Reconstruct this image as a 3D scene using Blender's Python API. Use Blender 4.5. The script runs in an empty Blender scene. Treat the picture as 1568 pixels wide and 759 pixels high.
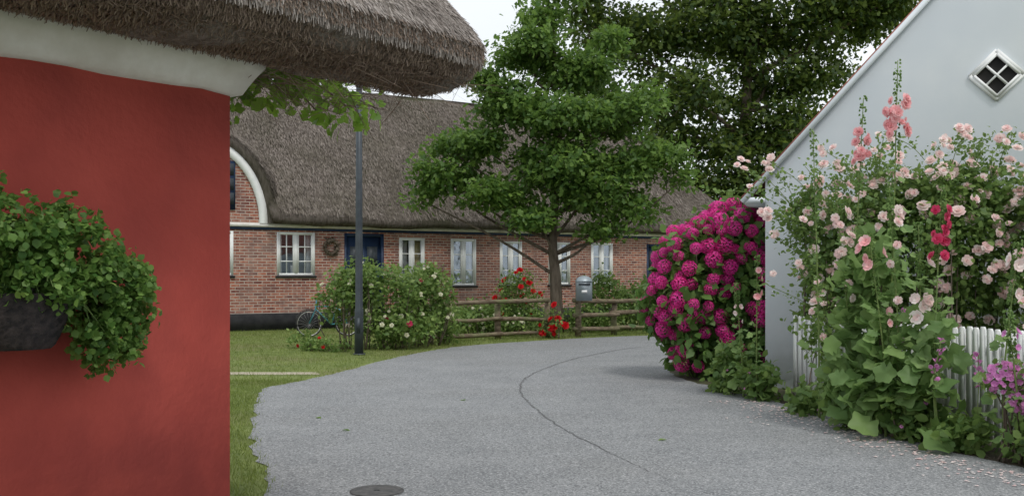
import bpy, math
import numpy as np
from mathutils import Vector
R=np.random.default_rng(7)
A=lambda *a:np.array(a,dtype=float)
D=bpy.data
# ---------------------------------------------------------------- mesh helpers
def link(o,parent=None):
    bpy.context.scene.collection.objects.link(o)
    if parent: o.parent=parent
    return o
def empty(name,loc=(0,0,0),rz=0):
    o=D.objects.new(name,None); o.location=loc; o.rotation_euler=(0,0,rz); o.empty_display_size=.3
    return link(o)
def mobj(name,groups,mats,parent=None,smooth=False):
    Vs=[];ls=[];lt=[];mi=[];off=0
    for g in groups:
        V=np.asarray(g[0],float).reshape(-1,3); F=g[1]; m=g[2] if len(g)>2 else 0
        Vs.append(V)
        if isinstance(F,np.ndarray):
            ls.append((F+off).ravel()); lt.append(np.full(len(F),F.shape[1])); mi.append(np.full(len(F),m))
        else:
            for f in F:
                ls.append(np.array(f)+off); lt.append(np.array([len(f)])); mi.append(np.array([m]))
        off+=len(V)
    V=np.concatenate(Vs);ls=np.concatenate(ls);lt=np.concatenate(lt);mi=np.concatenate(mi)
    me=D.meshes.new(name); me.vertices.add(len(V)); me.vertices.foreach_set('co',V.ravel())
    me.loops.add(len(ls)); me.loops.foreach_set('vertex_index',ls.astype(np.int32))
    me.polygons.add(len(lt)); st=np.concatenate([[0],np.cumsum(lt)[:-1]])
    me.polygons.foreach_set('loop_start',st.astype(np.int32)); me.polygons.foreach_set('loop_total',lt.astype(np.int32))
    if not isinstance(mats,(list,tuple)): mats=[mats]
    for m in mats: me.materials.append(m)
    me.polygons.foreach_set('material_index',mi.astype(np.int32))
    if smooth: me.polygons.foreach_set('use_smooth',np.ones(len(lt),bool))
    me.update(calc_edges=True); me.validate()
    return link(D.objects.new(name,me),parent)
def box(x0,x1,y0,y1,z0,z1,m=0):
    V=A([x0,y0,z0],[x1,y0,z0],[x1,y1,z0],[x0,y1,z0],[x0,y0,z1],[x1,y0,z1],[x1,y1,z1],[x0,y1,z1])
    return (V,np.array([[0,3,2,1],[4,5,6,7],[0,1,5,4],[1,2,6,5],[2,3,7,6],[3,0,4,7]]),m)
def bar(p,q,w,y0,y1,m=0):
    p=A(*p);q=A(*q);d=(q-p)/np.linalg.norm(q-p);n=A(-d[1],d[0])*w/2
    c=[p-n,q-n,q+n,p+n]
    V=[[a[0],y,a[1]] for y in(y0,y1) for a in c]
    return (A(*V),np.array([[0,1,2,3],[7,6,5,4],[0,4,5,1],[1,5,6,2],[2,6,7,3],[3,7,4,0]]),m)
def norm(v): return v/np.maximum(np.linalg.norm(v,axis=-1,keepdims=True),1e-9)
def tube(pts,rad,n=7,m=0,closed=False):
    P=np.asarray(pts,float);k=len(P);rad=np.broadcast_to(np.asarray(rad,float),(k,))
    if closed: T=norm(np.roll(P,-1,0)-np.roll(P,1,0))
    else: T=norm(np.gradient(P,axis=0))
    ref=A(0,0,1) if abs(T[:,2]).mean()<.8 else A(1,0,0)
    U=norm(np.cross(T,ref));W=np.cross(T,U);a=np.linspace(0,2*math.pi,n,endpoint=False)
    V=P[:,None]+rad[:,None,None]*(np.cos(a)[None,:,None]*U[:,None]+np.sin(a)[None,:,None]*W[:,None])
    F=[]
    for i in range(k if closed else k-1):
        i2=(i+1)%k
        for j in range(n): F.append([i*n+j,i*n+(j+1)%n,i2*n+(j+1)%n,i2*n+j])
    if closed: return (V.reshape(-1,3),np.array(F),m)
    V=np.concatenate([V.reshape(-1,3),P[:1],P[-1:]]);b=k*n
    caps=[[(j+1)%n,j,b] for j in range(n)]+[[(k-1)*n+j,(k-1)*n+(j+1)%n,b+1] for j in range(n)]
    return (V,F+caps,m)
def curve(pts,n=20):
    P=np.asarray(pts,float);P=np.vstack([2*P[0]-P[1],P,2*P[-1]-P[-2]]);o=[]
    k=len(P)-3;per=max(2,n//k)
    for i in range(k):
        a,b,c,d=P[i:i+4]
        for t in np.linspace(0,1,per,endpoint=False):
            o.append(.5*((2*b)+(-a+c)*t+(2*a-5*b+4*c-d)*t*t+(-a+3*b-3*c+d)*t**3))
    o.append(P[-2]);return np.array(o)
def loft(rings,closed=True,m=0):
    Rg=np.array(rings);k,n,_=Rg.shape;F=[]
    for i in range(k-1):
        for j in range(n if closed else n-1):
            F.append([i*n+j,i*n+(j+1)%n,(i+1)*n+(j+1)%n,(i+1)*n+j])
    return (Rg.reshape(-1,3),np.array(F),m)
def inst(t,P,X,Y,Z,S,m=0):
    tv,tf=t;S=np.broadcast_to(np.asarray(S,float),(len(P),))
    V=P[:,None]+S[:,None,None]*(tv[None,:,0:1]*X[:,None]+tv[None,:,1:2]*Y[:,None]+tv[None,:,2:3]*Z[:,None])
    F=(tf[None]+(np.arange(len(P))*len(tv))[:,None,None]).reshape(-1,tf.shape[1])
    return (V.reshape(-1,3),F,m)
def frame(Dr,N):
    Y=norm(Dr);X=norm(np.cross(Y,N));return X,Y,np.cross(X,Y)
LEAF=(A([0,0,0],[-.3,.45,.07],[0,1,-.04],[.3,.45,.07]),np.array([[0,3,2],[0,2,1]]))
LEAF8=(A([0,0,0],[-.26,.2,.04],[-.33,.58,.06],[0,1,-.1],[.33,.58,.06],[.26,.2,.04],[0,.5,0]),np.array([[0,6,2,1],[0,5,4,6],[6,4,3,2]]))
BLEAF=(LEAF8[0]*A(1.35,1,1),LEAF8[1])
OAK=(A([0,0,0],[-.25,.35,.05],[-.13,.45,.03],[-.34,.7,.06],[0,1,-.06],[.34,.7,.06],[.13,.45,.03],[.25,.35,.05]),np.array([[0,2,1],[0,7,6],[0,6,2],[2,4,3],[6,5,4],[2,6,4]]))
def round_leaf(k=10):
    v=[[0,.45,0]]
    for i in range(k*2+1):
        a=-math.pi/2+.25+ (2*math.pi-.5)*i/(k*2)
        r=.5*(1+.13*math.cos(i*math.pi*5/(k*2)*2)); v.append([r*math.cos(a),.45+r*math.sin(a),.09*math.cos(3*a)+.05])
    v.append([0,0.15,0]);n=len(v)
    return (np.array(v),np.array([[0,i,i+1] for i in range(1,n-1)]+[[0,n-1,1]]))
RLEAF=round_leaf()
def flower(rings):
    V=[];F=[]
    for n,tilt,r,z0,w in rings:
        ph=R.uniform(0,6)
        for i in range(n):
            a=ph+2*math.pi*i/n;c,s=math.cos(a),math.sin(a);t=math.radians(tilt)
            def p(u,v,b):
                x=u*r*math.cos(t);z=z0+u*r*math.sin(t)+b;y=v*r
                return [x*c-y*s,x*s+y*c,z]
            k=len(V);V+=[p(.05,0,0),p(.55,-w,.03),p(.95,-w*.65,0),p(1.0,w*.65,0),p(.55,w,.03)]
            F.append([k,k+1,k+2,k+3,k+4])
    return (np.array(V),np.array(F))
ROSE=flower([(5,12,.5,0,.5),(5,38,.42,.02,.5),(4,62,.33,.04,.5),(3,78,.22,.06,.5)])
HOLLY=flower([(5,28,.52,0,.52),(5,40,.3,.02,.45)])
BUD=flower([(5,70,.5,0,.6)])
def hyd(n=90):
    V=[];F=[]
    for i in range(n):
        z=1-2*(i+.5)/n*.82;a=i*2.39996;r=math.sqrt(max(0,1-z*z));c=A(r*math.cos(a),r*math.sin(a),z*.85)*.5*(1+R.uniform(-.09,.07))
        nn=norm(A(r*math.cos(a),r*math.sin(a),z)+R.normal(0,.25,3));x=norm(np.cross(nn,R.normal(0,1,3)));y=np.cross(nn,x)
        for q in range(4):
            t=q*math.pi/2;u=x*math.cos(t)+y*math.sin(t);w=-x*math.sin(t)+y*math.cos(t);s=.1
            k=len(V);V+=[c,c+s*(u*.6-w*.45)+nn*.012,c+s*u+nn*.004,c+s*(u*.6+w*.45)+nn*.012];F.append([k,k+1,k+2,k+3])
    return(np.array(V),np.array(F))
HYD=hyd()
STRAW=(A([-.5,0,0],[.5,0,0],[.3,1,0],[-.3,1,0]),np.array([[0,1,2,3]]))
BLADE=(A([-.5,0,0],[.5,0,0],[0.3,1,.25]),np.array([[0,1,2]]))
def rnd(n): return norm(R.normal(0,1,(n,3)))
def lobepts(lobes,n,inner=.35):
    L=np.array(lobes,float);w=(L[:,3]*L[:,4]*L[:,5])**.72;i=R.choice(len(L),n,p=w/w.sum())
    d=rnd(n);r=inner+(1-inner)*R.random(n)**.45
    return L[i,:3]+d*r[:,None]*L[i,3:6], d
def foliage(lobes,nc,per,sig,size,tmpl=LEAF,inner=.35,up=.9,droop=.2,m=0,var=.35):
    C,d=lobepts(lobes,nc,inner);sig=np.broadcast_to(np.asarray(sig,float),(3,))
    k=R.integers(int(per*.4),int(per*1.6)+1,nc);idx=np.repeat(np.arange(nc),k);n=len(idx)
    off=R.normal(0,1,(n,3));P=C[idx]+off*sig
    N=norm(rnd(n)*.75+d[idx]*.5+A(0,0,up));Dr=norm(rnd(n)+norm(off)*.5-A(0,0,droop))
    P[:,2]=np.maximum(P[:,2],.03)
    X,Y,Z=frame(Dr,N);return inst(tmpl,P,X,Y,Z,size*R.uniform(1-var,1+var,n),m),C
# ---------------------------------------------------------------- materials
def base(name):
    m=D.materials.new(name);m.use_nodes=True;nt=m.node_tree;nt.nodes.clear()
    o=nt.nodes.new('ShaderNodeOutputMaterial');return m,nt,o
def nd(nt,t,**k):
    n=nt.nodes.new(t)
    for a,b in k.items():
        if a.startswith('i_'): n.inputs[a[2:].replace('_',' ')].default_value=b
        else: setattr(n,a,b)
    return n
def c4(c): return (c[0],c[1],c[2],1)
def mixc(nt,f,a,b,mode='MIX'):
    n=nt.nodes.new('ShaderNodeMix');n.data_type='RGBA';n.blend_type=mode
    for s,v in((0,f),(6,a),(7,b)):
        if hasattr(v,'is_linked') or hasattr(v,'links'): nt.links.new(v,n.inputs[s])
        else: n.inputs[s].default_value=v if s==0 else c4(v)
    return n.outputs[2]
def coords(nt,sc=(1,1,1)):
    t=nt.nodes.new('ShaderNodeTexCoord');mp=nt.nodes.new('ShaderNodeMapping');mp.inputs['Scale'].default_value=sc
    nt.links.new(t.outputs['Object'],mp.inputs[0]);return mp.outputs[0]
def noise(nt,vec,scale,detail=4,rough=.6,lo=.35,hi=.65):
    n=nd(nt,'ShaderNodeTexNoise',i_Scale=scale,i_Detail=detail,i_Roughness=rough);nt.links.new(vec,n.inputs['Vector'])
    r=nd(nt,'ShaderNodeMapRange');r.inputs[1].default_value=lo;r.inputs[2].default_value=hi;nt.links.new(n.outputs[0],r.inputs[0]);return r.outputs[0]
def surf(name,c1,c2,scale=3,rough=.8,bump=.2,bscale=40,bdist=.01,sc=(1,1,1),c3=None,s3=.5,spec=.3,metal=0,fine=None,low=None):
    m,nt,o=base(name);v=coords(nt,sc)
    col=mixc(nt,noise(nt,v,scale),c1,c2)
    if c3: col=mixc(nt,noise(nt,coords(nt),s3,3,.5,.48,.72),col,c3)
    if fine: 
        col=mixc(nt,noise(nt,coords(nt),fine[0],2,.5,.5,.66),col,fine[1])
        col=mixc(nt,noise(nt,coords(nt),fine[0]*.8,2,.5,.5,.33),col,fine[2])
    if low:
        s=nt.nodes.new('ShaderNodeSeparateXYZ');nt.links.new(coords(nt),s.inputs[0]);r=nd(nt,'ShaderNodeMapRange');r.inputs[1].default_value=low[0];r.inputs[2].default_value=low[1];r.inputs[3].default_value=1;r.inputs[4].default_value=0
        nt.links.new(s.outputs[2],r.inputs[0]);mm=nd(nt,'ShaderNodeMath',operation='MULTIPLY');nt.links.new(r.outputs[0],mm.inputs[0]);nt.links.new(noise(nt,coords(nt),3,5,.6,.35,.6),mm.inputs[1]);col=mixc(nt,mm.outputs[0],col,low[2])
    p=nd(nt,'ShaderNodeBsdfPrincipled',i_Roughness=rough);p.inputs['Specular IOR Level'].default_value=spec;p.inputs['Metallic'].default_value=metal
    nt.links.new(col,p.inputs['Base Color'])
    if bump:
        b=nd(nt,'ShaderNodeBump',i_Strength=bump,i_Distance=bdist);nt.links.new(noise(nt,v,bscale,5,.6,0,1),b.inputs['Height']);nt.links.new(b.outputs[0],p.inputs['Normal'])
    nt.links.new(p.outputs[0],o.inputs[0]);return m
def leafm(name,c1,c2,c3=None,tr=.35,clump=.6,rough=.5,spec=.3):
    m,nt,o=base(name);g=nt.nodes.new('ShaderNodeNewGeometry')
    rr=nd(nt,'ShaderNodeMath',operation='POWER');rr.inputs[1].default_value=1.3;nt.links.new(g.outputs['Random Per Island'],rr.inputs[0])
    col=mixc(nt,rr.outputs[0],c1,c2)
    f=noise(nt,coords(nt),clump,3,.6,.38,.66)
    col=mixc(nt,f,col,mixc(nt,.4,col,c3 or tuple(x*.55 for x in c1)))
    p=nd(nt,'ShaderNodeBsdfPrincipled',i_Roughness=rough);p.inputs['Specular IOR Level'].default_value=spec;nt.links.new(col,p.inputs['Base Color'])
    if tr==0: nt.links.new(p.outputs[0],o.inputs[0]);return m
    t=nt.nodes.new('ShaderNodeBsdfTranslucent');nt.links.new(mixc(nt,.5,col,tuple(min(1,x*1.5) for x in c2)),t.inputs[0])
    mx=nt.nodes.new('ShaderNodeMixShader');mx.inputs[0].default_value=tr
    nt.links.new(p.outputs[0],mx.inputs[1]);nt.links.new(t.outputs[0],mx.inputs[2]);nt.links.new(mx.outputs[0],o.inputs[0]);return m
M={}
M['oak']=leafm('oak_leaves',(.055,.125,.028),(.2,.32,.065),clump=.8,tr=.42)
M['beech']=leafm('big_tree_leaves',(.025,.062,.02),(.16,.22,.04),clump=.35,tr=.45)
M['far']=leafm('far_leaves',(.035,.075,.025),(.09,.15,.04),clump=.2)
M['rosel']=leafm('rose_leaves',(.08,.155,.04),(.25,.36,.1),clump=1.6,tr=.4)
M['holl']=leafm('hollyhock_leaves',(.13,.23,.075),(.3,.44,.15),clump=2,tr=.4)
M['hydl']=leafm('hydrangea_leaves',(.06,.14,.03),(.17,.29,.07),clump=2)
M['bask']=leafm('basket_leaves',(.045,.115,.022),(.22,.36,.085),clump=6)
M['vine']=leafm('vine_leaves',(.1,.21,.03),(.26,.42,.06),clump=3,tr=.5)
M['bush']=leafm('bush_leaves',(.09,.17,.04),(.28,.39,.11),clump=1.2)
M['grassb']=leafm('grass_blades',(.12,.17,.04),(.26,.32,.085),clump=.8,tr=.35,spec=.15)
M['palepink']=leafm('rose_petals',(.92,.6,.59),(.95,.9,.87),(.92,.8,.75),tr=.35,clump=2.5)
M['pink']=leafm('hollyhock_petals',(.9,.4,.43),(.95,.64,.64),(.88,.36,.4),tr=.35)
M['magenta']=leafm('hydrangea_petals',(.7,.012,.2),(.92,.09,.44),(.62,.03,.36),tr=.3,clump=2)
M['deep']=leafm('deep_pink_petals',(.6,.02,.1),(.85,.18,.32),(.55,.02,.12))
M['red']=leafm('red_petals',(.55,.008,.015),(.7,.02,.03),(.4,.01,.01))
M['phlox']=leafm('phlox_petals',(.65,.2,.5),(.85,.45,.72),(.6,.16,.52))
M['cream']=leafm('cream_petals',(.75,.75,.55),(.88,.85,.7),(.7,.7,.5))
M['bark']=surf('bark',(.08,.062,.045),(.19,.155,.12),8,.9,.8,25,.03,(1,1,.25))
M['stem']=surf('green_stem',(.12,.19,.06),(.2,.26,.08),10,.7,0)
M['grass']=surf('lawn',(.12,.16,.045),(.19,.23,.07),2.5,.95,.6,60,.03,c3=(.17,.17,.07),s3=.6)
M['soil']=surf('flower_bed_soil',(.05,.04,.03),(.11,.09,.065),9,.95,1,30,.04,c3=(.09,.12,.04),s3=2)
M['asph']=surf('asphalt',(.185,.195,.203),(.24,.25,.257),1.1,.88,.45,85,.006,c3=(.195,.2,.2),s3=.35,fine=(70,(.4,.405,.405),(.105,.11,.115)),spec=.25)
M['seam']=surf('road_seam',(.08,.08,.08),(.17,.175,.18),12,.8,.3)
M['path']=surf('path_paving',(.32,.28,.2),(.42,.38,.3),8,.9,.3)
M['iron']=surf('cast_iron',(.06,.06,.06),(.12,.115,.11),20,.6,.4,60,.004,metal=.4)
M['redw']=surf('red_limewash',(.4,.07,.056),(.52,.1,.078),.9,.93,.35,28,.008,c3=(.32,.062,.052),s3=1.5,spec=.12,low=(.2,1.5,(.29,.055,.05)))
M['whitew']=surf('white_render',(.70,.75,.80),(.75,.79,.83),1.2,.9,.2,30,.004,c3=(.65,.70,.76),s3=.5,low=(0,.7,(.5,.53,.52)))
M['cornice']=surf('white_cornice',(.66,.63,.58),(.8,.78,.75),5,.9,.5,14,.015,c3=(.45,.4,.33),s3=2.5)
M['paint']=surf('white_paint',(.74,.76,.76),(.82,.83,.82),6,.5,.05)
M['thn']=surf('thatch_near',(.14,.12,.1),(.29,.26,.235),30,.95,.8,60,.03,(1,1,.4))
M['straw']=leafm('straws',(.22,.19,.17),(.53,.485,.455),(.16,.135,.12),tr=.0,clump=2.2,rough=.9,spec=.1)
M['strawd']=leafm('straw_ends',(.17,.125,.1),(.37,.29,.235),(.12,.085,.065),tr=.0,clump=4,rough=.9,spec=.1)
M['thf']=surf('thatch_far',(.11,.092,.078),(.22,.19,.168),3,.97,1,14,.08,(6,1.2,1.2),c3=(.09,.09,.055),s3=.5,spec=.1)
M['strawf']=leafm('roof_straws',(.12,.1,.085),(.32,.28,.25),(.085,.08,.05),tr=0,clump=.7,rough=.95,spec=.1)
M['plinth']=surf('black_plinth',(.012,.013,.015),(.03,.03,.032),4,.7,.2)
M['blue']=surf('dark_blue_paint',(.012,.025,.06),(.02,.04,.09),4,.45,.05)
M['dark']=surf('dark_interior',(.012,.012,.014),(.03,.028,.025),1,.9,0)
M['curtain']=surf('curtain',(.55,.57,.6),(.75,.75,.75),9,.9,.3,20,.02,(6,1,1))
M['yellow']=surf('yellow_curtain',(.5,.4,.2),(.6,.5,.28),5,.9,0)
M['wood']=surf('weathered_wood',(.1,.073,.05),(.23,.185,.13),6,.9,.6,30,.01,(1,1,3),c3=(.14,.16,.07),s3=2)
M['pole']=surf('grey_painted_steel',(.045,.055,.065),(.065,.078,.09),5,.45,.1,metal=.2)
M['mail']=surf('mailbox_metal',(.26,.31,.34),(.33,.38,.41),4,.4,.1,metal=.3)
M['tile']=surf('red_tile',(.22,.08,.06),(.32,.13,.1),6,.8,.4,12,.02)
M['wick']=surf('dark_wicker',(.012,.01,.012),(.045,.035,.035),40,.6,.5,80,.006)
M['rubber']=surf('rubber',(.03,.03,.03),(.06,.06,.06),10,.8,0)
M['chrome']=surf('chrome',(.5,.5,.5),(.6,.6,.6),10,.3,0,metal=.6)
M['teal']=surf('bike_paint',(.05,.2,.25),(.07,.25,.3),10,.4,0)
def glassm():
    m,nt,o=base('window_glass');g=nd(nt,'ShaderNodeBsdfGlossy',i_Roughness=.06);g.inputs[0].default_value=(.75,.85,.95,1)
    t=nt.nodes.new('ShaderNodeBsdfTransparent');mx=nt.nodes.new('ShaderNodeMixShader');mx.inputs[0].default_value=.3
    b=nd(nt,'ShaderNodeBump',i_Strength=.3,i_Distance=.02);nt.links.new(noise(nt,coords(nt),2.5,2,.5,0,1),b.inputs['Height']);nt.links.new(b.outputs[0],g.inputs['Normal'])
    nt.links.new(t.outputs[0],mx.inputs[1]);nt.links.new(g.outputs[0],mx.inputs[2]);nt.links.new(mx.outputs[0],o.inputs[0]);return m
M['glass']=glassm()
def brickm():
    m,nt,o=base('red_brick');t=nt.nodes.new('ShaderNodeTexCoord');s=nt.nodes.new('ShaderNodeSeparateXYZ');c=nt.nodes.new('ShaderNodeCombineXYZ')
    nt.links.new(t.outputs['Object'],s.inputs[0])
    ad=nd(nt,'ShaderNodeMath',operation='ADD');nt.links.new(s.outputs[0],ad.inputs[0]);nt.links.new(s.outputs[1],ad.inputs[1])
    nt.links.new(ad.outputs[0],c.inputs[0]);nt.links.new(s.outputs[2],c.inputs[1])
    def br(a1,a2,mo):
        b=nt.nodes.new('ShaderNodeTexBrick');b.inputs['Scale'].default_value=1;b.inputs['Brick Width'].default_value=.26;b.inputs['Row Height'].default_value=.085
        b.inputs['Mortar Size'].default_value=.011;b.inputs['Mortar Smooth'].default_value=.2;b.inputs['Bias'].default_value=0
        b.inputs['Color1'].default_value=c4(a1);b.inputs['Color2'].default_value=c4(a2);b.inputs['Mortar'].default_value=c4(mo);nt.links.new(c.outputs[0],b.inputs['Vector']);return b
    b=br((.38,.13,.08),(.13,.045,.04),(.46,.4,.35));b2=br((.47,.22,.15),(.24,.085,.065),(.46,.4,.35));b2.offset=.5
    v=coords(nt);col=mixc(nt,noise(nt,v,9,2,.5,.5,.56),b.outputs['Color'],b2.outputs['Color'])
    col=mixc(nt,noise(nt,v,1.1,5,.7,.45,.85),col,(.38,.3,.26))
    col=mixc(nt,noise(nt,v,2.2,4,.6,.5,.8),col,(.13,.055,.05))
    p=nd(nt,'ShaderNodeBsdfPrincipled',i_Roughness=.9);nt.links.new(col,p.inputs['Base Color'])
    bp=nd(nt,'ShaderNodeBump',i_Strength=.6,i_Distance=.01,invert=True);nt.links.new(b.outputs['Fac'],bp.inputs['Height']);nt.links.new(bp.outputs[0],p.inputs['Normal'])
    nt.links.new(p.outputs[0],o.inputs[0]);return m
M['brick']=brickm()
# ---------------------------------------------------------------- ground, road
g=400
mobj('ground',[(A([-g,-g,0],[g,-g,0],[g,g,0],[-g,g,0]),np.array([[0,1,2,3]]))],M['grass'])
left=curve([(-.6,-8),(-.9,2),(-1.8,7.1),(-2.46,9.3),(-3.15,12),(-3.5,13.8),(-3.28,14.6),(-3.05,15.4),(-2.73,16.8),(-2.32,18.9),(-1.23,22),(.82,24.2),(3.5,26.1),(8,27.4),(18,28)],220)
rp=[(4.6,-8),(4.6,3),(4.35,7.6),(3.98,8.9),(3.68,10.9),(3.2,13.1),(2.62,15.4),(3.0,18.3),(4.6,20.6),(8,22.0),(18,22.7)]
right=curve(rp,160)
left=left+R.normal(0,.022,left.shape);right=right+R.normal(0,.02,right.shape)
poly=np.vstack([right,left[::-1]]);V=np.c_[poly,np.full(len(poly),.008)]
mobj('road',[(V,[list(range(len(V)))])],M['asph'])
bed=A((3.9,3),(3.7,7),(3.3,10),(2.8,13),(2.2,15.2),(2.6,17.2),(4,17.4),(4.5,14),(9,12),(9,3));V=np.c_[bed,np.full(len(bed),.004)]
mobj('flower_bed',[(V,[list(range(len(V)))])],M['soil'])
sm=curve([(6,23),(3.2,22.2),(1.51,19.5),(.64,17.1),(.21,15.2),(.12,13.6),(.25,12),(.52,10.3),(.95,8.57),(1.25,7.6)],200)
sm+=R.normal(0,.009,sm.shape);w=R.uniform(.004,.016,len(sm))*np.interp(sm[:,1],[7.6,11],[.15,1])
tn=norm(np.gradient(sm,axis=0));nn=np.c_[-tn[:,1],tn[:,0]]
V=np.vstack([np.c_[sm+nn*w[:,None],np.full(len(sm),.012)],np.c_[sm-nn*w[:,None],np.full(len(sm),.012)]]);n=len(sm)
mobj('road_seam',[(V,np.array([[i,n+i,n+i+1,i+1] for i in range(n-1)]))],M['seam'])
mobj('garden_path',[(A([-14,15.8,.004],[-3.1,15.85,.004],[-3.25,16.25,.004],[-14,16.3,.004]),np.array([[0,1,2,3]]))],M['path'])
rg=[]
for r,z in((.2,.010),(.2,.014),(.165,.014),(.16,.011),(.12,.011),(.115,.014),(.02,.014)):
    rg.append([[-1+r*math.cos(a),7.25+r*math.sin(a),z] for a in np.linspace(0,6.283,32,endpoint=False)])
mobj('manhole_cover',[loft(rg)],M['iron'])
def inpoly(pt,pl):
    x,y=pt[:,0],pt[:,1];c=np.zeros(len(pt),bool);j=len(pl)-1
    for i in range(len(pl)):
        xi,yi=pl[i];xj,yj=pl[j]
        if yi!=yj: c^=((yi>y)!=(yj>y))&(x<(xj-xi)*(y-yi)/(yj-yi)+xi)
        j=i
    return c
def blades(x0,x1,y0,y1,n,h):
    p=np.c_[R.uniform(x0,x1,n),R.uniform(y0,y1,n)];p=p[~inpoly(p+R.normal(0,.045,p.shape),poly)];p=p[~inpoly(p,bed)]
    p=p[~((p[:,1]>15.85)&(p[:,1]<16.22)&(p[:,0]<-3.3)&(R.random(len(p))<.93))]
    k=len(p);P=np.c_[p,np.zeros(k)];Dr=norm(np.c_[R.normal(0,.45,(k,2)),np.ones(k)]);X,Y,Z=frame(Dr,rnd(k))
    return inst(BLADE,P,X*.14,Y,Z,h*R.uniform(.5,1.3,k))
mobj('grass',[blades(-4.5,-1.5,6,15,45000,.05),blades(-10,-1,14.5,30,60000,.055),blades(-3,8,22,31,25000,.08)],M['grassb'])
# ---------------------------------------------------------------- red thatched house (near)
rz=math.atan2(-.789,-.615)
red=empty('red_thatched_house',(-1.267,4.4,0),rz)
mobj('walls',[box(0,9,-5.2,0,0,2.42)],M['redw'],red)
rg=[]
for o,z in((.0,2.405),(.035,2.415),(.05,2.45),(.075,2.5),(.1,2.54),(.1,2.6)):
    rg.append([[-o*1.2,o,z],[9+o,o,z],[9+o,-5.2-o,z],[-o*1.2,-5.2-o,z]])
def dens(r):
    out=[]
    for i in range(4):
        a=A(*r[i]);b=A(*r[(i+1)%4])
        for t in np.linspace(0,1,60,endpoint=False):
            p=a+(b-a)*t; p[2]+=.009*math.sin(p[0]*3.1)+.005*math.sin(p[0]*9)+R.normal(0,.002); out.append(p)
    return out
mobj('cornice',[loft([dens(r) for r in rg])],M['cornice'],red,True)
fr=[(.04,2.57),(.2,2.55),(.38,2.56),(.52,2.6),(.6,2.67),(.61,2.75),(.54,2.84)]+[(.4-.2*i,2.98+.2*i*1.03) for i in range(16)]
inn=[(.02,2.6),(.05,2.62),(.09,2.65),(.12,2.68),(.15,2.7),(.17,2.72),(.18,2.72)]+[(x-.24,z-.26) for x,z in fr[7:]]
fr=np.array(fr);inn=np.array(inn)
bk=fr[::-1].copy();bk[:,0]=-5.2-bk[:,0];bi=inn[::-1].copy();bi[:,0]=-5.2-bi[:,0]
out=np.vstack([fr,bk]);inr=np.vstack([inn,bi])
def rs(p,k=4):
    t=np.arange(len(p));tt=np.linspace(0,len(p)-1,(len(p)-1)*k+1);return np.c_[np.interp(tt,t,p[:,0]),np.interp(tt,t,p[:,1])]
out=rs(out);inr=rs(inr);mid=(out+inr)/2
TS=[(-1.15,.0),(-1.145,.45),(-1.12,.72),(-1.05,.92),(-.94,.98),(-.8,1)]+[(s,1) for s in np.arange(-.65,9.5,.15)]
rg=[]
for s,f in TS:
    o_=mid+(out-mid)*f;i_=mid+(inr-mid)*f
    w=.012*np.sin(o_[:,0]*9+s*5)+.01*np.sin(o_[:,1]*13-s*8)
    rg.append(np.vstack([np.c_[np.full(len(o_),s),o_[:,0],o_[:,1]+w*f],np.c_[np.full(len(i_),s),i_[:,0],i_[:,1]][::-1]]))
mobj('thatch_roof',[loft(rg)],M['thn'],red,True)
def straws_near(n,i0,i1,smin,smax,L,wd,jit,lift,out_=.12):
    s=R.uniform(smin,smax,n);u=R.uniform(i0,i1,n);ii=u.astype(int);fr_=u-ii
    a=out[ii];b=out[ii+1];p=a+(b-a)*fr_[:,None];tg=norm(a-b)
    f=np.interp(s,[t[0] for t in TS],[t[1] for t in TS]);mp=mid[ii];p=mp+(p-mp)*f[:,None]
    nrm=np.c_[-tg[:,1],tg[:,0]];flip=(nrm*(p-mp)).sum(1)<0;nrm[flip]*=-1
    T=np.c_[np.zeros(n),tg];Nn=np.c_[np.zeros(n),nrm];P=np.c_[s,p]+Nn*R.uniform(-.004,lift,n)[:,None]
    Dr=norm(T+R.normal(0,jit,(n,3))+Nn*R.uniform(0,out_,n)[:,None]);X,Y,Z=frame(Dr,norm(Nn+R.normal(0,.4,(n,3))))
    S=L*R.uniform(.5,1.4,n);return inst(STRAW,P,X*(wd/L),Y,Z,S)
mobj('thatch_straws',[straws_near(80000,16,44,-1.14,2.0,.04,.0035,.11,.008,.08)],M['straw'],red)
a=straws_near(60000,1,20,-1.14,2.0,.022,.0045,.45,.01,.4)
n=1500;s=R.uniform(-1.1,2,n);P=np.c_[s,R.uniform(.08,.5,n),np.full(n,2.57)];Dr=norm(np.c_[R.normal(-.2,.6,n),R.uniform(.1,1,n),-R.uniform(.05,.5,n)])
X,Y,Z=frame(Dr,rnd(n));b=inst(STRAW,P,X*.06,Y,Z,R.uniform(.03,.07,n))
n=600;P=np.c_[R.uniform(-1.15,-.1,n),R.uniform(-.6,.45,n),R.uniform(2.53,2.62,n)];Dr=norm(np.c_[R.normal(-.3,.7,n),R.normal(.3,.6,n),-R.uniform(-.1,.45,n)])
X,Y,Z=frame(Dr,rnd(n));c=inst(STRAW,P,X*.015,Y,Z,R.uniform(.12,.28,n))
mobj('thatch_edge',[a,b,c],M['strawd'],red)
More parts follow.
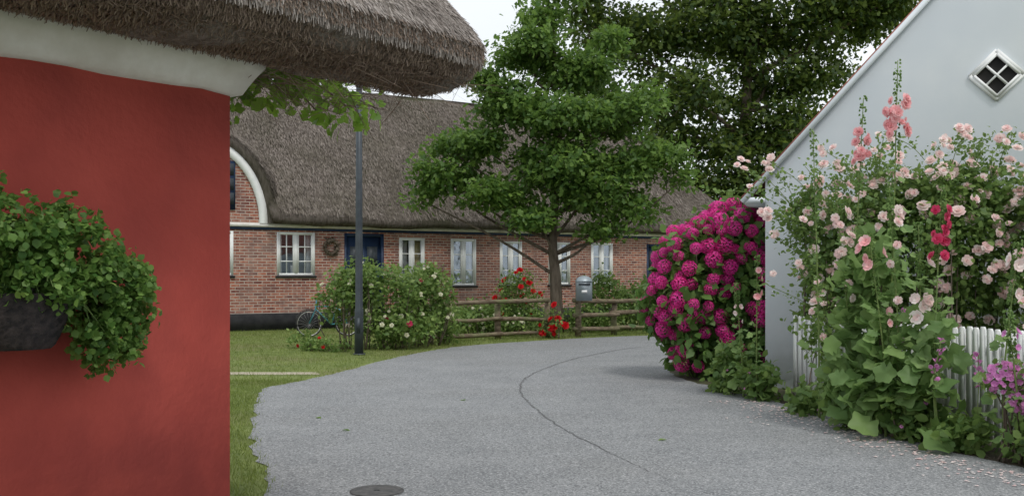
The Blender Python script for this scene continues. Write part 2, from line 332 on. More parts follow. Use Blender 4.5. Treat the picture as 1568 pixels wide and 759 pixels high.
# hanging basket
hb=empty('hanging_basket',(-1.267,4.4,0),rz)
rg=[]
for k in range(15):
    t=k/14;z=1.34+.2*t;r=.1+.075*t**.7;row=[]
    for j in range(48):
        th=2*math.pi*j/48;q=r*(1+.04*math.sin(16*th+math.pi*k))
        row.append([1.03+q*1.15*math.cos(th),.18+q*.9*math.sin(th),z])
    rg.append(row)
mobj('basket',[loft(rg),(np.array(rg[0]),[list(range(48))])],M['wick'],hb,True)
mobj('bracket',[tube([(1.03,.0,1.56),(1.03,.2,1.57),(1.03,.3,1.55)],.008),box(1.01,1.05,0,.008,1.25,1.62)],M['iron'],hb)
bl=[(1.1,.2,1.72,.28,.2,.17),(.85,.2,1.68,.22,.18,.14),(1.35,.2,1.75,.22,.18,.17),(.66,.17,1.56,.15,.13,.13),(.58,.15,1.46,.1,.1,.11),(.76,.2,1.48,.11,.11,.13),(.74,.2,1.38,.07,.08,.08),(.98,.3,1.58,.16,.1,.1),(1.2,.2,1.9,.1,.08,.08),(.6,.14,1.36,.06,.06,.08),(1.35,.2,1.93,.09,.08,.08),(.86,.2,1.84,.06,.06,.05),(.7,.16,1.27,.035,.04,.05)]
f,_=foliage(bl,900,13,.019,.026,BLEAF,.5,.7,.25)
st=[]
for i in range(60):
    a=A(1.0+R.normal(0,.08),.18,1.55);b=lobepts(bl,1)[0][0];st.append(tube(curve([a,(a+b)/2+A(0,.02,.06),b],8),.0025,4))
mobj('plant_leaves',[f],M['bask'],hb);mobj('plant_stems',st,M['stem'],hb)
# climbing vine on the far gable
vn=empty('climbing_vine',(-1.267,4.4,0),rz)
st=[tube(curve([(-.06,-.9,0),(-.08,-.85,1),(-.1,-.7,2),(-.2,-.6,2.5)],16),.018,6)]
lv=[]
for tip in[(-1.5,-.7,2.55),(-1.2,-.7,2.5),(-.8,-.6,2.6),(-1.7,-.8,2.66),(-.6,-.6,2.6),(-.5,-.8,2.45),(-1.0,-.5,2.68),(-.45,-.55,2.55)]:
    c=curve([(-.15,-.62,2.45),((-.15+tip[0])/2,(tip[1]-.6)/2,2.75),tip],16);st.append(tube(c,.005,5))
    P=np.repeat(c[4:],6,0)+R.normal(0,.05,(len(c[4:])*6,3));k=len(P);Dr=norm(R.normal(0,.6,(k,3))-A(0,0,.8));X,Y,Z=frame(Dr,norm(rnd(k)+A(0,0,.6)));lv.append(inst(OAK,P,X*1.3,Y,Z,R.uniform(.05,.1,k)))
mobj('stems',st,M['bark'],vn);mobj('leaves',lv,M['vine'],vn)
# ---------------------------------------------------------------- brick house
bh=empty('brick_house',(-8.1,28.2,0),math.atan2(.487,.873))
wins=[(1.34,2.5,1.6,2.89,2),(5.22,6.09,1.3,2.79,1),(7.01,7.93,1.28,2.79,1),(8.81,9.66,1.29,2.75,1),(10.7,11.58,1.29,2.75,1),(12.44,13.36,1.3,2.75,1),(-1.2,.08,1.6,2.89,2),(16.6,17.5,1.3,2.75,1),(-4.5,-3.4,1.6,2.89,2)]
doors=[(3.42,4.71,.35,2.9),(14.85,15.6,.35,2.75)]
ops=[w[:4] for w in wins]+doors
def wallop(x0,x1,z0,z1,ops,y=0,dep=.14):
    xs=sorted(set([x0,x1]+[o[0] for o in ops]+[o[1] for o in ops]));zs=sorted(set([z0,z1]+[max(z0,o[2]) for o in ops]+[o[3] for o in ops]));G=[]
    for a,b in zip(xs,xs[1:]):
        for c,d in zip(zs,zs[1:]):
            mx,mz=(a+b)/2,(c+d)/2
            if any(o[0]<mx<o[1] and o[2]<mz<o[3] for o in ops): continue
            G.append((A([a,y,c],[b,y,c],[b,y,d],[a,y,d]),np.array([[0,1,2,3]])))
    for a,b,c,d in ops:
        c=max(c,z0)
        for q in([[a,y,c],[a,y+dep,c],[a,y+dep,d],[a,y,d]],[[b,y,c],[b,y,d],[b,y+dep,d],[b,y+dep,c]],[[a,y,d],[a,y+dep,d],[b,y+dep,d],[b,y,d]],[[a,y,c],[b,y,c],[b,y+dep,c],[a,y+dep,c]]):
            G.append((A(*q),np.array([[0,1,2,3]])))
    return G
W=wallop(-6,19,.48,3.1,ops)
for q in([[19,0,.48],[19,7,.48],[19,7,3.1],[19,0,3.1]],[[-6,0,.48],[-6,7,.48],[-6,7,3.1],[-6,0,3.1]],[[-6,7,.48],[19,7,.48],[19,7,3.1],[-6,7,3.1]]): W.append((A(*q),np.array([[0,1,2,3]])))
mobj('brick_walls',W,M['brick'],bh)
mobj('plinth',[box(-6.02,3.4,-.03,7.02,0,.5),box(4.73,19.02,-.03,7.02,0,.5),box(3.4,4.73,-.35,7,0,.33)],M['plinth'],bh)
fr_=[];gl=[];cu=[];yl=[];sill=[]
for i,(a,b,c,d,nc) in enumerate(wins):
    y0,y1=.0,.07;t=.075;mx=(a+b)/2
    fr_+=[box(a,a+t,y0,y1,c,d),box(b-t,b,y0,y1,c,d),box(a+t,b-t,y0,y1,d-t,d),box(a+t,b-t,y0,y1,c,c+t),box(mx-.05,mx+.05,y0-.012,y1,c+t,d-t)]
    for (p,q) in((a+t,mx-.05),(mx+.05,b-t)):
        fr_+=[box(p,p+.04,y0+.01,y1-.01,c+t,d-t),box(q-.04,q,y0+.01,y1-.01,c+t,d-t)]
        for k in(1,2):
            z=c+(d-c)*k/3;fr_.append(box(p+.04,q-.04,y0+.015,y1-.015,z-.016,z+.016))
        if nc==2: fr_.append(box((p+q)/2-.012,(p+q)/2+.012,y0+.018,y1-.018,c+t,d-t))
    gl.append((A([a,.045,c],[b,.045,c],[b,.045,d],[a,.045,d]),np.array([[0,1,2,3]])))
    if i!=1:
        cw=(b-a)*R.uniform(.16,.3);cu+=[box(a+.05,a+cw,.2,.22,c+.02,d-.03),box(b-cw,b-.05,.2,.22,c+.02,d-.03)]
        if i%2: cu.append(box(a+cw,b-cw,.23,.24,d-.45,d-.03))
        cu.append(box(mx-.1,mx+.02,.17,.25,c+.02,c+R.uniform(.2,.35)))
    else: yl+=[box(mx+.03,b-.06,.12,.14,c+.05,d-.05)];cu+=[box(a+.08,mx-.1,.16,.18,c+.35,d-.1)]
    sill.append(box(a-.04,b+.04,-.05,-.002,c-.055,c-.002))
mobj('window_frames',fr_,M['paint'],bh);mobj('window_glass',gl,M['glass'],bh);mobj('curtains',cu,M['curtain'],bh);mobj('yellow_blind',yl,M['yellow'],bh);mobj('sills',sill,M['plinth'],bh)
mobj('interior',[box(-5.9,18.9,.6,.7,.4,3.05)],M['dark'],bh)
dp=[]
for a,b,c,d in doors:
    dp+=[box(a,a+.09,.0,.1,c,d),box(b-.09,b,.0,.1,c,d),box(a+.09,b-.09,.0,.1,d-.1,d),box(a+.09,b-.09,.06,.1,c,d-.1)]
    m_=(a+b)/2;dp+=[box(m_-.03,m_+.03,.03,.06,c,d-.1)]
    for p,q in((a+.14,m_-.08),(m_+.08,b-.14)): dp+=[box(p,q,.045,.06,c+.12,c+.75),box(p,q,.045,.06,c+.85,c+1.35)]
mobj('doors',dp,M['blue'],bh)
mobj('door_panes',[box(3.62,3.95,.03,.058,1.9,2.5),box(4.17,4.5,.03,.058,1.9,2.5),box(15,15.4,.03,.058,1.8,2.5)],M['pole'],bh)
mobj('door_step',[box(3.3,4.85,-.8,-.36,0,.17)],M['path'],bh)
mobj('blue_band',[box(-6.02,19.02,-.03,-.002,2.94,3.02)],M['blue'],bh)
mobj('white_band',[box(-6.05,19.05,-.07,-.004,3.022,3.13)],M['cornice'],bh)
cx,cz=-.9,3.13
def ell(a,h,y,n=40): return [[cx+a*math.cos(t),y,cz+h*math.sin(t)] for t in np.linspace(0,math.pi,n)]
f0=ell(1.75,2.2,-.02);mobj('dormer_brick',[(np.array(f0),[list(range(40))])],M['brick'],bh)
mobj('dormer_rim',[loft([ell(1.72,2.17,-.02),ell(1.72,2.17,-.09),ell(1.95,2.42,-.09),ell(1.95,2.42,.1)],False)],M['paint'],bh,True)
DS=[(1.95,2.42,-.1),(2.0,2.48,-.16),(2.12,2.58,-.18),(2.24,2.68,-.12),(2.36,2.76,.05),(2.5,2.84,.3),(2.7,2.95,.7),(2.95,3.05,1.2),(3.2,3.1,1.9),(3.4,3.0,3.2)]
mobj('dormer_thatch',[loft([ell(1.93,2.4,.1)]+[ell(*q) for q in DS],False)],M['thf'],bh,True)
mobj('dormer_window',[box(-1.9,.12,-.06,-.03,3.5,4.9)],M['blue'],bh)
mobj('dormer_panes',[box(-1.8+.5*i,-1.42+.5*i,-.075,-.062,3.65+.42*j,3.98+.42*j) for i in range(4) for j in range(3)],M['pole'],bh)
def rect(x0,x1,y0,y1,z,nx=130,ny=36):
    P=[]
    for t in np.linspace(0,1,nx,endpoint=False): P.append([x0+(x1-x0)*t,y0,z])
    for t in np.linspace(0,1,ny,endpoint=False): P.append([x1,y0+(y1-y0)*t,z])
    for t in np.linspace(0,1,nx,endpoint=False): P.append([x1-(x1-x0)*t,y1,z])
    for t in np.linspace(0,1,ny,endpoint=False): P.append([x0,y1-(y1-y0)*t,z])
    return np.array(P)
spec=[(.42,3.12),(.1,3.1),(-.02,3.14),(-.07,3.24),(-.03,3.38),(.1,3.52)]
for k in range(1,31): i=.1+3.72*k/30;spec.append((i,3.52+(i-.1)*1.16))
spec.append((3.88,7.86))
rg=[]
for i,z in spec:
    p=rect(-6.4+i,19.4-i,-.4+i,7.4-i,z)
    wv=.05*np.sin(p[:,0]*.9+i*2)+.035*np.sin(p[:,0]*2.3-i*3)+.02*np.sin(p[:,0]*6+i*7);p[:,2]+=wv*(1 if i>.1 else .5)
    fm=(p[:,1]<3.4)&(abs(p[:,0]-cx)<1.97);q=cz+2.5*np.sqrt(np.clip(1-((p[:,0]-cx)/2.0)**2,0,1))
    need=fm&(p[:,2]<q);dz=q-p[:,2];p[need,1]+=dz[need]/1.16;p[need,2]=q[need]
    rg.append(p)
l=loft(rg);mobj('thatch_roof',[l,(rg[-1],[list(range(len(rg[-1])))])],M['thf'],bh,True)
n=110000;x=R.uniform(-4,18.6,n);i=.0+3.75*R.random(n);ok=(x<19.2-i);x,i=x[ok],i[ok]
z=3.52+(i-.1)*1.16+.05*np.sin(x*.9+i*2)+.035*np.sin(x*2.3-i*3);k_=(abs(x-cx)<2.2)&(z<cz+2.7*np.sqrt(np.clip(1-((x-cx)/2.2)**2,0,1)));x,i,z=x[~k_],i[~k_],z[~k_];n=len(x)
P=np.c_[x,-.4+i-.02,z+.02];Dr=norm(A(0,-.653,-.757)+R.normal(0,.13,(n,3))+A(0,-.03,.03));X,Y,Z=frame(Dr,norm(A(0,-.757,.653)+R.normal(0,.3,(n,3))))
g1=inst(STRAW,P,X*.12,Y,Z,R.uniform(.06,.18,n))
n=34000;t=R.uniform(.06,2.2,n);y=R.uniform(-.16,3.0,n);ds=np.array(DS[2:]);aa=np.interp(y,ds[:,2],ds[:,0]);hh=np.interp(y,ds[:,2],ds[:,1]);P=np.c_[cx+aa*np.cos(t),y,cz+hh*np.sin(t)];Nn=norm(np.c_[np.cos(t),-.4*np.ones(n),np.sin(t)]);Dr=norm(np.c_[np.sin(t)*.5,-.6*np.ones(n),-abs(np.cos(t))-.3]+R.normal(0,.15,(n,3)));X,Y,Z=frame(Dr,norm(Nn+R.normal(0,.3,(n,3))))
g2=inst(STRAW,P+Nn*.02,X*.12,Y,Z,R.uniform(.06,.15,n))
mobj('roof_straws',[g1,g2],M['strawf'],bh)
wr=empty('door_wreath',(-8.1+.873*2.99,28.2+.487*2.99,2.47),math.atan2(.487,.873))
c=[[.2*math.cos(a),-.06,.2*math.sin(a)] for a in np.linspace(0,6.283,24,endpoint=False)]
P=np.repeat(np.array(c),14,0)+R.normal(0,.035,(24*14,3));k=len(P);X,Y,Z=frame(rnd(k),rnd(k));mobj('ring',[tube(c,.045,8,closed=True)],M['bark'],wr);mobj('leaves',[inst(LEAF,P,X,Y,Z,.08)],M['bark'],wr)
# ---------------------------------------------------------------- white house
wh=empty('white_house',(3.62,14,0),math.atan2(-.292,.956))
V=[];H=3.0;ap=6.3
for y in(0,10): V+=[[0,y,0],[6,y,0],[6,y,H],[3,y,ap],[0,y,H]]
mobj('walls',[(A(*V),[[0,1,2,3,4],[9,8,7,6,5],[0,5,6,1],[1,6,7,2],[0,4,9,5]])],M['whitew'],wh)
def slope(sx,th=.05,y0=-.03,y1=10.1):
    f=lambda x,z:(3+sx*(x),z)
    a=f(-3.3,H-.33+.01);b=f(0,ap+.01);c=f(0,ap+.01+th*1.4);d=f(-3.34,H-.33+.01+th*.9)
    V=[[p[0],y,p[1]] for y in(y0,y1) for p in(a,b,c,d)]
    return (A(*V),np.array([[0,1,2,3],[7,6,5,4],[0,4,5,1],[1,5,6,2],[2,6,7,3],[3,7,4,0]]))
mobj('tile_roof',[slope(1),slope(-1)],M['tile'],wh)
mobj('barge_boards',[bar((-.32,H-.345),(3,ap+.0),.075,-.055,-.032),bar((3,ap+.0),(6.32,H-.345),.075,-.055,-.032),box(-.3,-.002,-.05,10,H-.36,H-.28)],M['whitew'],wh)
wc=(3.0,4.28)
def dia(r): return [(wc[0],wc[1]-r),(wc[0]+r,wc[1]),(wc[0],wc[1]+r),(wc[0]-r,wc[1])]
G=[]
q=dia(.33)
for i in range(4): G.append(bar(q[i],q[(i+1)%4],.05,-.035-.004*(i%2),-.002))
q=dia(.28)
for i in range(4): G.append(bar(q[i],q[(i+1)%4],.035,-.05-.003*(i%2),-.004))
e=.135
G.append(bar((wc[0]-e,wc[1]-e),(wc[0]+e,wc[1]+e),.028,-.045,-.004));G.append(bar((wc[0]+e,wc[1]-e),(wc[0]-e,wc[1]+e),.028,-.048,-.004))
mobj('gable_window_frame',G,M['paint'],wh)
q=dia(.27);mobj('gable_window_pane',[(A(*[[a,-.006,b] for a,b in q]),np.array([[0,1,2,3]]))],M['dark'],wh)
# picket fence
pf=empty('picket_fence');a0=A(3.62,12.5);a1=A(4.5,9.5);a2=A(5.1,6.2);G=[]
for p,q in((a0,a1),(a1,a2)):
    L=np.linalg.norm(q-p);d=(q-p)/L;nrm=A(-d[1],d[0])
    for t in np.arange(0,L,.105):
        c=p+d*t;h=1.1+R.normal(0,.006);V=[]
        for o in(-.011,.011):
            for u,z in((-.038,.06),(.038,.06),(.038,h-.03),(.02,h),(-.02,h),(-.038,h-.03)):
                w_=c+d*u+nrm*o;V.append([w_[0],w_[1],z])
        G.append((A(*V),[[0,1,2,3,4,5],[11,10,9,8,7,6]]+[[i,i+6,(i+1)%6+6,(i+1)%6] for i in range(6)]))
    for z in(.3,.85):
        V=[]
        for e_ in(p,q):
            for o,zz in((.012,z),(.05,z),(.05,z+.08),(.012,z+.08)):
                w_=e_+nrm*o;V.append([w_[0],w_[1],zz])
        G.append((A(*V),np.array([[0,1,5,4],[1,2,6,5],[2,3,7,6],[3,0,4,7],[0,3,2,1],[4,5,6,7]])))
mobj('pickets',G,M['paint'],pf)
mobj('posts',[box(c[0]+.06,c[0]+.16,c[1]+.03,c[1]+.13,0,1.0) for c in(a0,(a0+a1)/2,a1,(a1+a2)/2)],M['plinth'],pf)
# ---------------------------------------------------------------- log fences
def logfence(posts,heights,name):
    e=empty(name);G=[]
    for x,y,h in posts: G.append(tube([(x,y,0),(x+R.normal(0,.01),y,h*.5),(x+R.normal(0,.02),y,h)],[.085,.08,.075],9))
    for h in heights:
        for (a,b) in zip(posts,posts[1:]):
            p=A(a[0]-.12,a[1]-.1,h+R.normal(0,.025));q=A(b[0]+.12,b[1]-.1,h+R.normal(0,.025))
            G.append(tube(curve([p,(p+q)/2+R.normal(0,.015,3),q],8),R.uniform(.045,.062)*np.linspace(1,.88,9),8))
    mobj('logs',G,M['wood'],e,True);return e
e1=logfence([(-2.75,23.2,.45),(-1.54,23.85,.98),(-.36,24.75,.98),(.9,25.4,.98)],[.13,.52],'log_fence')
mobj('top_rails',[tube(curve([(-2.0,23.55,.9),(-1.0,24.2,.94),(.95,25.3,.97)],10),.055,8)],M['wood'],e1,True)
logfence([(1.72,25.6,1.0),(2.75,26.45,.95),(3.9,27.1,.95),(5.2,27.7,.95)],[.2,.58,.93],'log_fence')
mb=empty('mailbox',(1.84,25.35,.96),.05);pr=[(-.2,0),(.2,0),(.2,.5)]+[(.2*math.cos(t),.5+.14*math.sin(t)) for t in np.linspace(.2,math.pi-.2,9)]+[(-.2,.5)]
k=len(pr);V=[[x,y,z] for y in(-.28,-.02) for x,z in pr]
mobj('box',[(A(*V),[list(range(k)),list(range(2*k-1,k-1,-1))]+[[i,i+k,(i+1)%k+k,(i+1)%k] for i in range(k)])],M['mail'],mb)
mobj('flap',[box(-.15,.15,-.295,-.281,.4,.45)],M['pole'],mb)
mobj('lid_edge',[box(-.215,.215,-.3,-.0,.495,.51)],M['mail'],mb)
mobj('label',[box(-.07,.07,-.287,-.281,.2,.27)],M['paint'],mb)
sl=empty('street_lamp',(-3.1,19.85,0))
mobj('pole',[tube([(0,0,0),(0,0,.9),(0,0,.95),(0,0,3),(0,0,5.6)],[.092,.09,.078,.07,.06],16),tube([(0,0,0),(0,0,.03)],.13,16)],M['pole'],sl,True)
mobj('head',[tube([(0,0,5.55),(0,0,5.65),(0,0,5.72),(0,0,5.78)],[.06,.2,.24,.03],20)],M['pole'],sl)
mobj('hatch',[box(-.035,.035,-.1,-.089,.45,.75)],M['pole'],sl)
bc=empty('bicycle',(-5.3,25.6,0),.5)
def ringp(x,r): return [[x+r*math.cos(a),0,.35+r*math.sin(a)] for a in np.linspace(0,6.283,28,endpoint=False)]
mobj('tyres',[tube(ringp(0,.34),.02,6,closed=True),tube(ringp(1.05,.34),.02,6,closed=True)],M['rubber'],bc,True)
mobj('rims',[tube(ringp(0,.315),.01,6,closed=True),tube(ringp(1.05,.315),.01,6,closed=True),tube([(.2,-.28,1.02),(.24,0,1.0),(.2,.28,1.02)],.013,8)],M['chrome'],bc,True)
mobj('spokes',[tube([(x,0,.35),(x+.33*math.cos(a),0,.35+.33*math.sin(a))],.0015,4) for x in(0,1.05) for a in np.linspace(0,6.283,18,endpoint=False)],M['chrome'],bc)
mobj('frame',[tube(p,.018,8) for p in([(1.05,0,.35),(.6,0,.32)],[(.6,0,.32),(.78,0,.85)],[(.6,0,.32),(.18,0,.72)],[(.76,0,.78),(.18,0,.8)],[(1.05,0,.35),(.77,0,.78)],[(0,0,.35),(.16,0,.7),(.2,0,.98)])],M['teal'],bc,True)
mobj('mudguards',[tube([[x+.38*math.cos(a),0,.35+.38*math.sin(a)] for a in np.linspace(.3,2.9,12)],.012,6) for x in(0,1.05)],M['rubber'],bc,True)
mobj('seat',[tube([(.66,0,.9),(.78,0,.91),(.92,0,.92)],[.03,.06,.08],8)],M['rubber'],bc,True)
# ---------------------------------------------------------------- trees
def tree(name,base_,lobes,hub,nc,per,sig,size,tm,mat,r0,nb,inner=.3,droop=.2):
    e=empty(name);G=[]
    f,C=foliage(lobes,nc,per,sig,size,tm,inner,1.0,droop)
    b=A(*base_);hubs=[A(*h) for h in hub];tr=curve([b]+hubs,14);G.append(tube(tr,np.linspace(r0,r0*.25,len(tr)),10))
    pick=R.choice(len(C),nb,replace=False);L=np.array(lobes);mains=[]
    for l in L:
        z0=l[2]-max(1.2,.6*np.linalg.norm(l[:2]-b[:2]));j=np.argmin(abs(tr[:,2]-max(z0,hubs[0][2])));s=tr[j];c=A(*l[:3])
        cv=curve([s,s*.55+c*.45+A(0,0,-.15)+R.normal(0,.15,3),c],8);G.append(tube(cv,np.linspace(r0*.3,r0*.09,len(cv)),6));mains.append(cv)
    allp=np.vstack(mains)
    for i in pick:
        c=C[i];d=np.linalg.norm(allp-c,axis=1)+np.where(allp[:,2]>c[2],1,0);s=allp[np.argmin(d)]
        cv=curve([s,(s+c)/2+R.normal(0,.12,3),c],4);G.append(tube(cv,np.linspace(r0*.08,r0*.03,len(cv)),4))
    mobj('trunk_and_limbs',G,M['bark'],e,True);mobj('crown',[f],mat,e)
oy=27.6
ol=[(.45,oy,8.0,.9,1.1,.6),(1.9,oy+.3,7.4,1.0,1.2,.6),(0,oy,6.5,1.05,1.3,.5),(1.4,oy-.4,6.0,1.3,1.5,.65),(1.2,oy-.4,4.75,1.4,1.5,.55),(3.0,oy,6.1,1.1,1.3,.5),(3.9,oy,5.1,.95,1.1,.45),(3.2,oy-.4,4.7,.8,.9,.35),(-1.1,oy,5.35,1.0,1.1,.42),(-1.85,oy-.2,4.4,.95,.9,.32),(-.4,oy-.4,3.9,1.0,1.1,.38),(2.1,oy-.5,4.0,1.2,1.2,.5),(3.4,oy-.2,3.5,.75,.9,.36),(.7,oy-.8,3.2,.6,.7,.28),(.9,oy,9.0,.5,.7,.4),(2.6,oy-.2,3.0,.6,.7,.24),(1.4,oy,9.8,.55,.7,.4),(-1.0,oy,7.2,.45,.5,.25),(-2.5,oy,3.7,.4,.4,.18),(4.8,oy,4.3,.4,.4,.2),(-2.0,oy,5.3,.35,.4,.18),(3.9,oy,6.6,.35,.4,.2),(2.9,oy,8.2,.4,.4,.25),(-2.7,oy,4.7,.3,.3,.14)]
tree('oak_tree',(1.28,oy,0),ol,[(1.22,oy,1.6),(1.15,oy,2.6),(1.3,oy,5),(1.2,oy,8)],500,66,(.23,.23,.13),.17,OAK,M['oak'],.2,180,.2)
ty=42
bl=[(5.5,ty,11.7,2.2,2.4,1.4),(8.8,ty,12.6,2.5,2.8,1.7),(12.3,ty,12.6,2.3,2.5,1.4),(15.0,ty,13.2,2.1,2.2,1.3),(7.4,ty-1,9.0,1.9,2.2,1.2),(9.4,ty-1,7.0,1.8,2,1.2),(11.0,ty,10.1,1.8,2.0,.9),(13.1,ty,10.3,1.3,1.8,.7),(8.0,ty-1,5.4,1.4,1.4,.8),(4.6,ty,15,2.3,2.4,1.5),(10.2,ty,15.8,2.9,3,1.7),(14,ty,15.8,2.5,3,1.5),(3.3,ty,12.4,1.3,1.6,1.1),(11.5,ty-1,8,1.5,1.6,.7),(10.5,ty-1,5.4,1.6,1.4,.9),(6.2,ty-1,7.2,1.5,1.4,1.0),(17,ty,13.9,1.4,1.5,.8),(4.4,ty,9.6,1.4,1.5,1.2)]
tree('chestnut_tree',(10,ty+.5,0),bl,[(10,ty+.3,3),(9.8,ty,6),(10.1,ty,10),(10.0,ty,14)],600,82,(.5,.5,.27),.25,OAK,M['beech'],.45,260,.3)
L=[(x,62+R.uniform(-3,6),R.uniform(2,3.2),3.5,3,R.uniform(2.3,3.5)) for x in np.arange(-42,60,4.2)]
f,_=foliage(L,1300,22,(.8,.8,.5),.75,LEAF,.5);st=[tube([(l[0],l[1],0),(l[0],l[1],l[2])],[.25,.15],6,1) for l in L]
mobj('background_trees',[f]+st,[M['far'],M['bark']])
# ---------------------------------------------------------------- shrubs near fence
def flowers(lobes,n,t,size,m=0,face=A(-.2,-.8,.5),rad=1.02):
    P,d=lobepts(lobes,n*3,rad);k=(d@A(0,-1,0)>-.2)|(d[:,2]>.4);P,d=P[k][:n],d[k][:n];n=len(P)
    P[:,2]=np.maximum(P[:,2],.06);Z=norm(d*.6+face*.7+R.normal(0,.25,(n,3)));X=norm(np.cross(Z,rnd(n)));Y=np.cross(Z,X);return inst(t,P,X,Y,Z,size*R.uniform(.6,1.25,n),m)
def shrub(name,lobes,nc,per,sig,size,mat,fl=[],tm=LEAF8,ns=14,inner=.3):
    e=empty(name);f,C=foliage(lobes,nc,per,sig,size,tm,inner,.6,.1);mobj('leaves',[f],mat,e)
    L=np.array(lobes);G=[]
    for i in range(ns):
        c=C[R.integers(len(C))];j=np.argmin(((L[:,:2]-c[:2])**2).sum(1));b=A(c[0]*.5+L[j,0]*.5,c[1]*.5+L[j,1]*.5,0);G.append(tube(curve([b,(b+c)/2+R.normal(0,.06,3),c],6),np.linspace(.014,.005,7),5))
    mobj('stems',G,M['bark'],e)
    for nm,n,t,s,mt in fl: mobj(nm,[flowers(lobes,n,t,s)],mt,e)
    return e
shrub('rose_bush',[(-3.6,21.3,1.1,.6,.6,.6),(-2.7,21.6,1.2,.8,.7,.65),(-1.9,22.4,1.05,.6,.6,.7),(-2.6,21.5,.5,.9,.7,.35),(-3.2,21.2,1.6,.4,.4,.3),(-2.0,22.3,1.5,.35,.4,.35),(-1.7,22.8,.5,.5,.4,.4)],380,26,.09,.09,M['bush'],[('cream_roses',50,ROSE,.11,M['cream']),('red_roses',5,ROSE,.12,M['deep'])],ns=60)
shrub('red_rose_bush',[(.2,26.4,1.1,.55,.5,.65),(-.1,26.4,.6,.6,.4,.5),(.6,26.3,.8,.4,.4,.5)],130,20,.1,.08,M['bush'],[('red_roses',24,ROSE,.16,M['red'])])
shrub('red_rose_bush',[(1.2,25.0,.5,.2,.2,.45),(1.0,25.1,.3,.3,.2,.25)],30,12,.07,.07,M['bush'],[('red_roses',14,ROSE,.18,M['red'])])
shrub('garden_shrub',[(-.9,26.2,.45,.7,.5,.4),(-1.6,25.5,.4,.5,.4,.35),(-.3,26,.4,.6,.4,.35)],160,22,.1,.09,M['bush'],[('cream_flowers',30,ROSE,.1,M['cream'])])
shrub('garden_shrub',[(2.6,28,.8,.6,.5,.8),(3.5,28.6,.7,.7,.5,.6),(2.0,27.6,.45,.5,.4,.4),(4.6,29,.6,.7,.5,.5)],230,24,.12,.1,M['bush'])
shrub('flowering_border',[(-4.2,20.9,.16,.3,.3,.14),(-3.7,20.6,.14,.28,.25,.12),(-4.6,21.6,.2,.3,.3,.16)],50,16,.05,.07,M['bush'],[('red_flowers',5,ROSE,.08,M['red'])])
# ---------------------------------------------------------------- hydrangea
hy=empty('hydrangea_bush')
hl=[(3.05,15.4,.75,.6,.7,.7),(2.85,15.4,1.2,.75,.75,.65),(3.05,15.4,1.75,.75,.75,.65),(3.4,15.3,2.25,.55,.6,.45),(3.55,15.2,1.4,.5,.6,.9),(3.5,15.3,.7,.5,.6,.6)]
f,_=foliage(hl,540,18,.09,.15,LEAF8,.62,.5,.3);mobj('leaves',[f],M['hydl'],hy)
def shell(lobes,n,mind,rad=1.09):
    P,d=lobepts(lobes,n,rad);L=np.array(lobes);keep=[]
    for p,dd in zip(P,d):
        if ((((p-L[:,:3])/L[:,3:])**2).sum(1)<.93).any(): continue
        if p[2]<.2 or dd[1]>.35 and dd[2]<.5: continue
        if any(np.linalg.norm(p-q)<mind for q,_ in keep): continue
        keep.append((p,dd))
    return np.array([k[0] for k in keep]),np.array([k[1] for k in keep])
P,d=shell(hl,4200,.175);k=R.random(len(P))<.6+.5*(P[:,2]/2.6);P,d=P[k],d[k];n=len(P);Z=norm(d+A(0,-.2,.5));X=norm(np.cross(Z,rnd(n)));Y=np.cross(Z,X)
P=P+R.normal(0,.025,P.shape)
mobj('flower_heads',[inst(HYD,P,X,Y,Z,R.uniform(.16,.27,n))],M['magenta'],hy)
G=[]
for p in P[::2]:
    b=A(3.1+(p[0]-3.1)*.3,15.4,0);G.append(tube(curve([b,(b+p)/2,p],4),.007,4))
mobj('stems',G,M['bark'],hy)
# ---------------------------------------------------------------- climbing roses behind picket fence
rl=[(4.05,12.5,1.3,.4,.4,.6),(4.1,12.3,2.1,.4,.4,.5),(4.6,11.7,1.6,.55,.5,.8),(4.7,11.6,2.4,.5,.5,.4),(5.4,11.2,1.7,.65,.5,.85),(5.5,11.2,2.5,.6,.5,.42),(6.1,10.8,1.8,.7,.5,1.0),(6.3,10.8,2.5,.65,.5,.42),(4.3,12.1,.6,.4,.4,.5),(5.2,11.4,.7,.6,.4,.6),(3.72,12.5,2.3,.22,.25,.25),(6.0,10.4,.8,.8,.5,.7),(3.78,11.75,.95,.22,.3,.42),(5.0,11.0,2.1,.5,.4,.5),(3.95,12.1,1.75,.35,.3,.5),(4.3,11.6,2.3,.4,.35,.45),(5.0,11.3,2.6,.45,.4,.35)]
cr=shrub('climbing_rose',rl,1080,30,.085,.07,M['rosel'],[('roses',380,ROSE,.13,M['palepink'])],ns=90,inner=.15)
G=[];LV=[];FP=[]
for i in range(90):
    l=rl[R.integers(len(rl))];b=A(l[0],l[1],l[2]);tip=b+A(R.normal(0,.35)-.1,R.normal(-.15,.2),l[5]+R.uniform(.05,.5))
    if tip[2]>3.25: tip[2]=3.25-R.random()*.3
    if b[0]<4.3 and i%2: tip[0]-=.35
    c=curve([b,(b+tip)/2+A(0,0,.15),tip],10);G.append(tube(c,.004,4));q=np.repeat(c[4:],7,0);P=q+R.normal(0,.045,q.shape);k=len(P);X,Y,Z=frame(rnd(k),norm(rnd(k)+A(0,-.3,.8)));LV.append(inst(LEAF8,P,X,Y,Z,R.uniform(.03,.07,k)))
    for j in range(R.integers(0,5)): FP.append(tip+R.normal(0,.07,3))
FP=np.array(FP);n=len(FP);Z=norm(A(-.2,-.8,.5)+R.normal(0,.35,(n,3)));X=norm(np.cross(Z,rnd(n)));Y=np.cross(Z,X)
mobj('spray_stems',G,M['stem'],cr);mobj('spray_leaves',LV,M['rosel'],cr);mobj('spray_roses',[inst(ROSE,FP,X,Y,Z,R.uniform(.08,.14,n))],M['palepink'],cr)
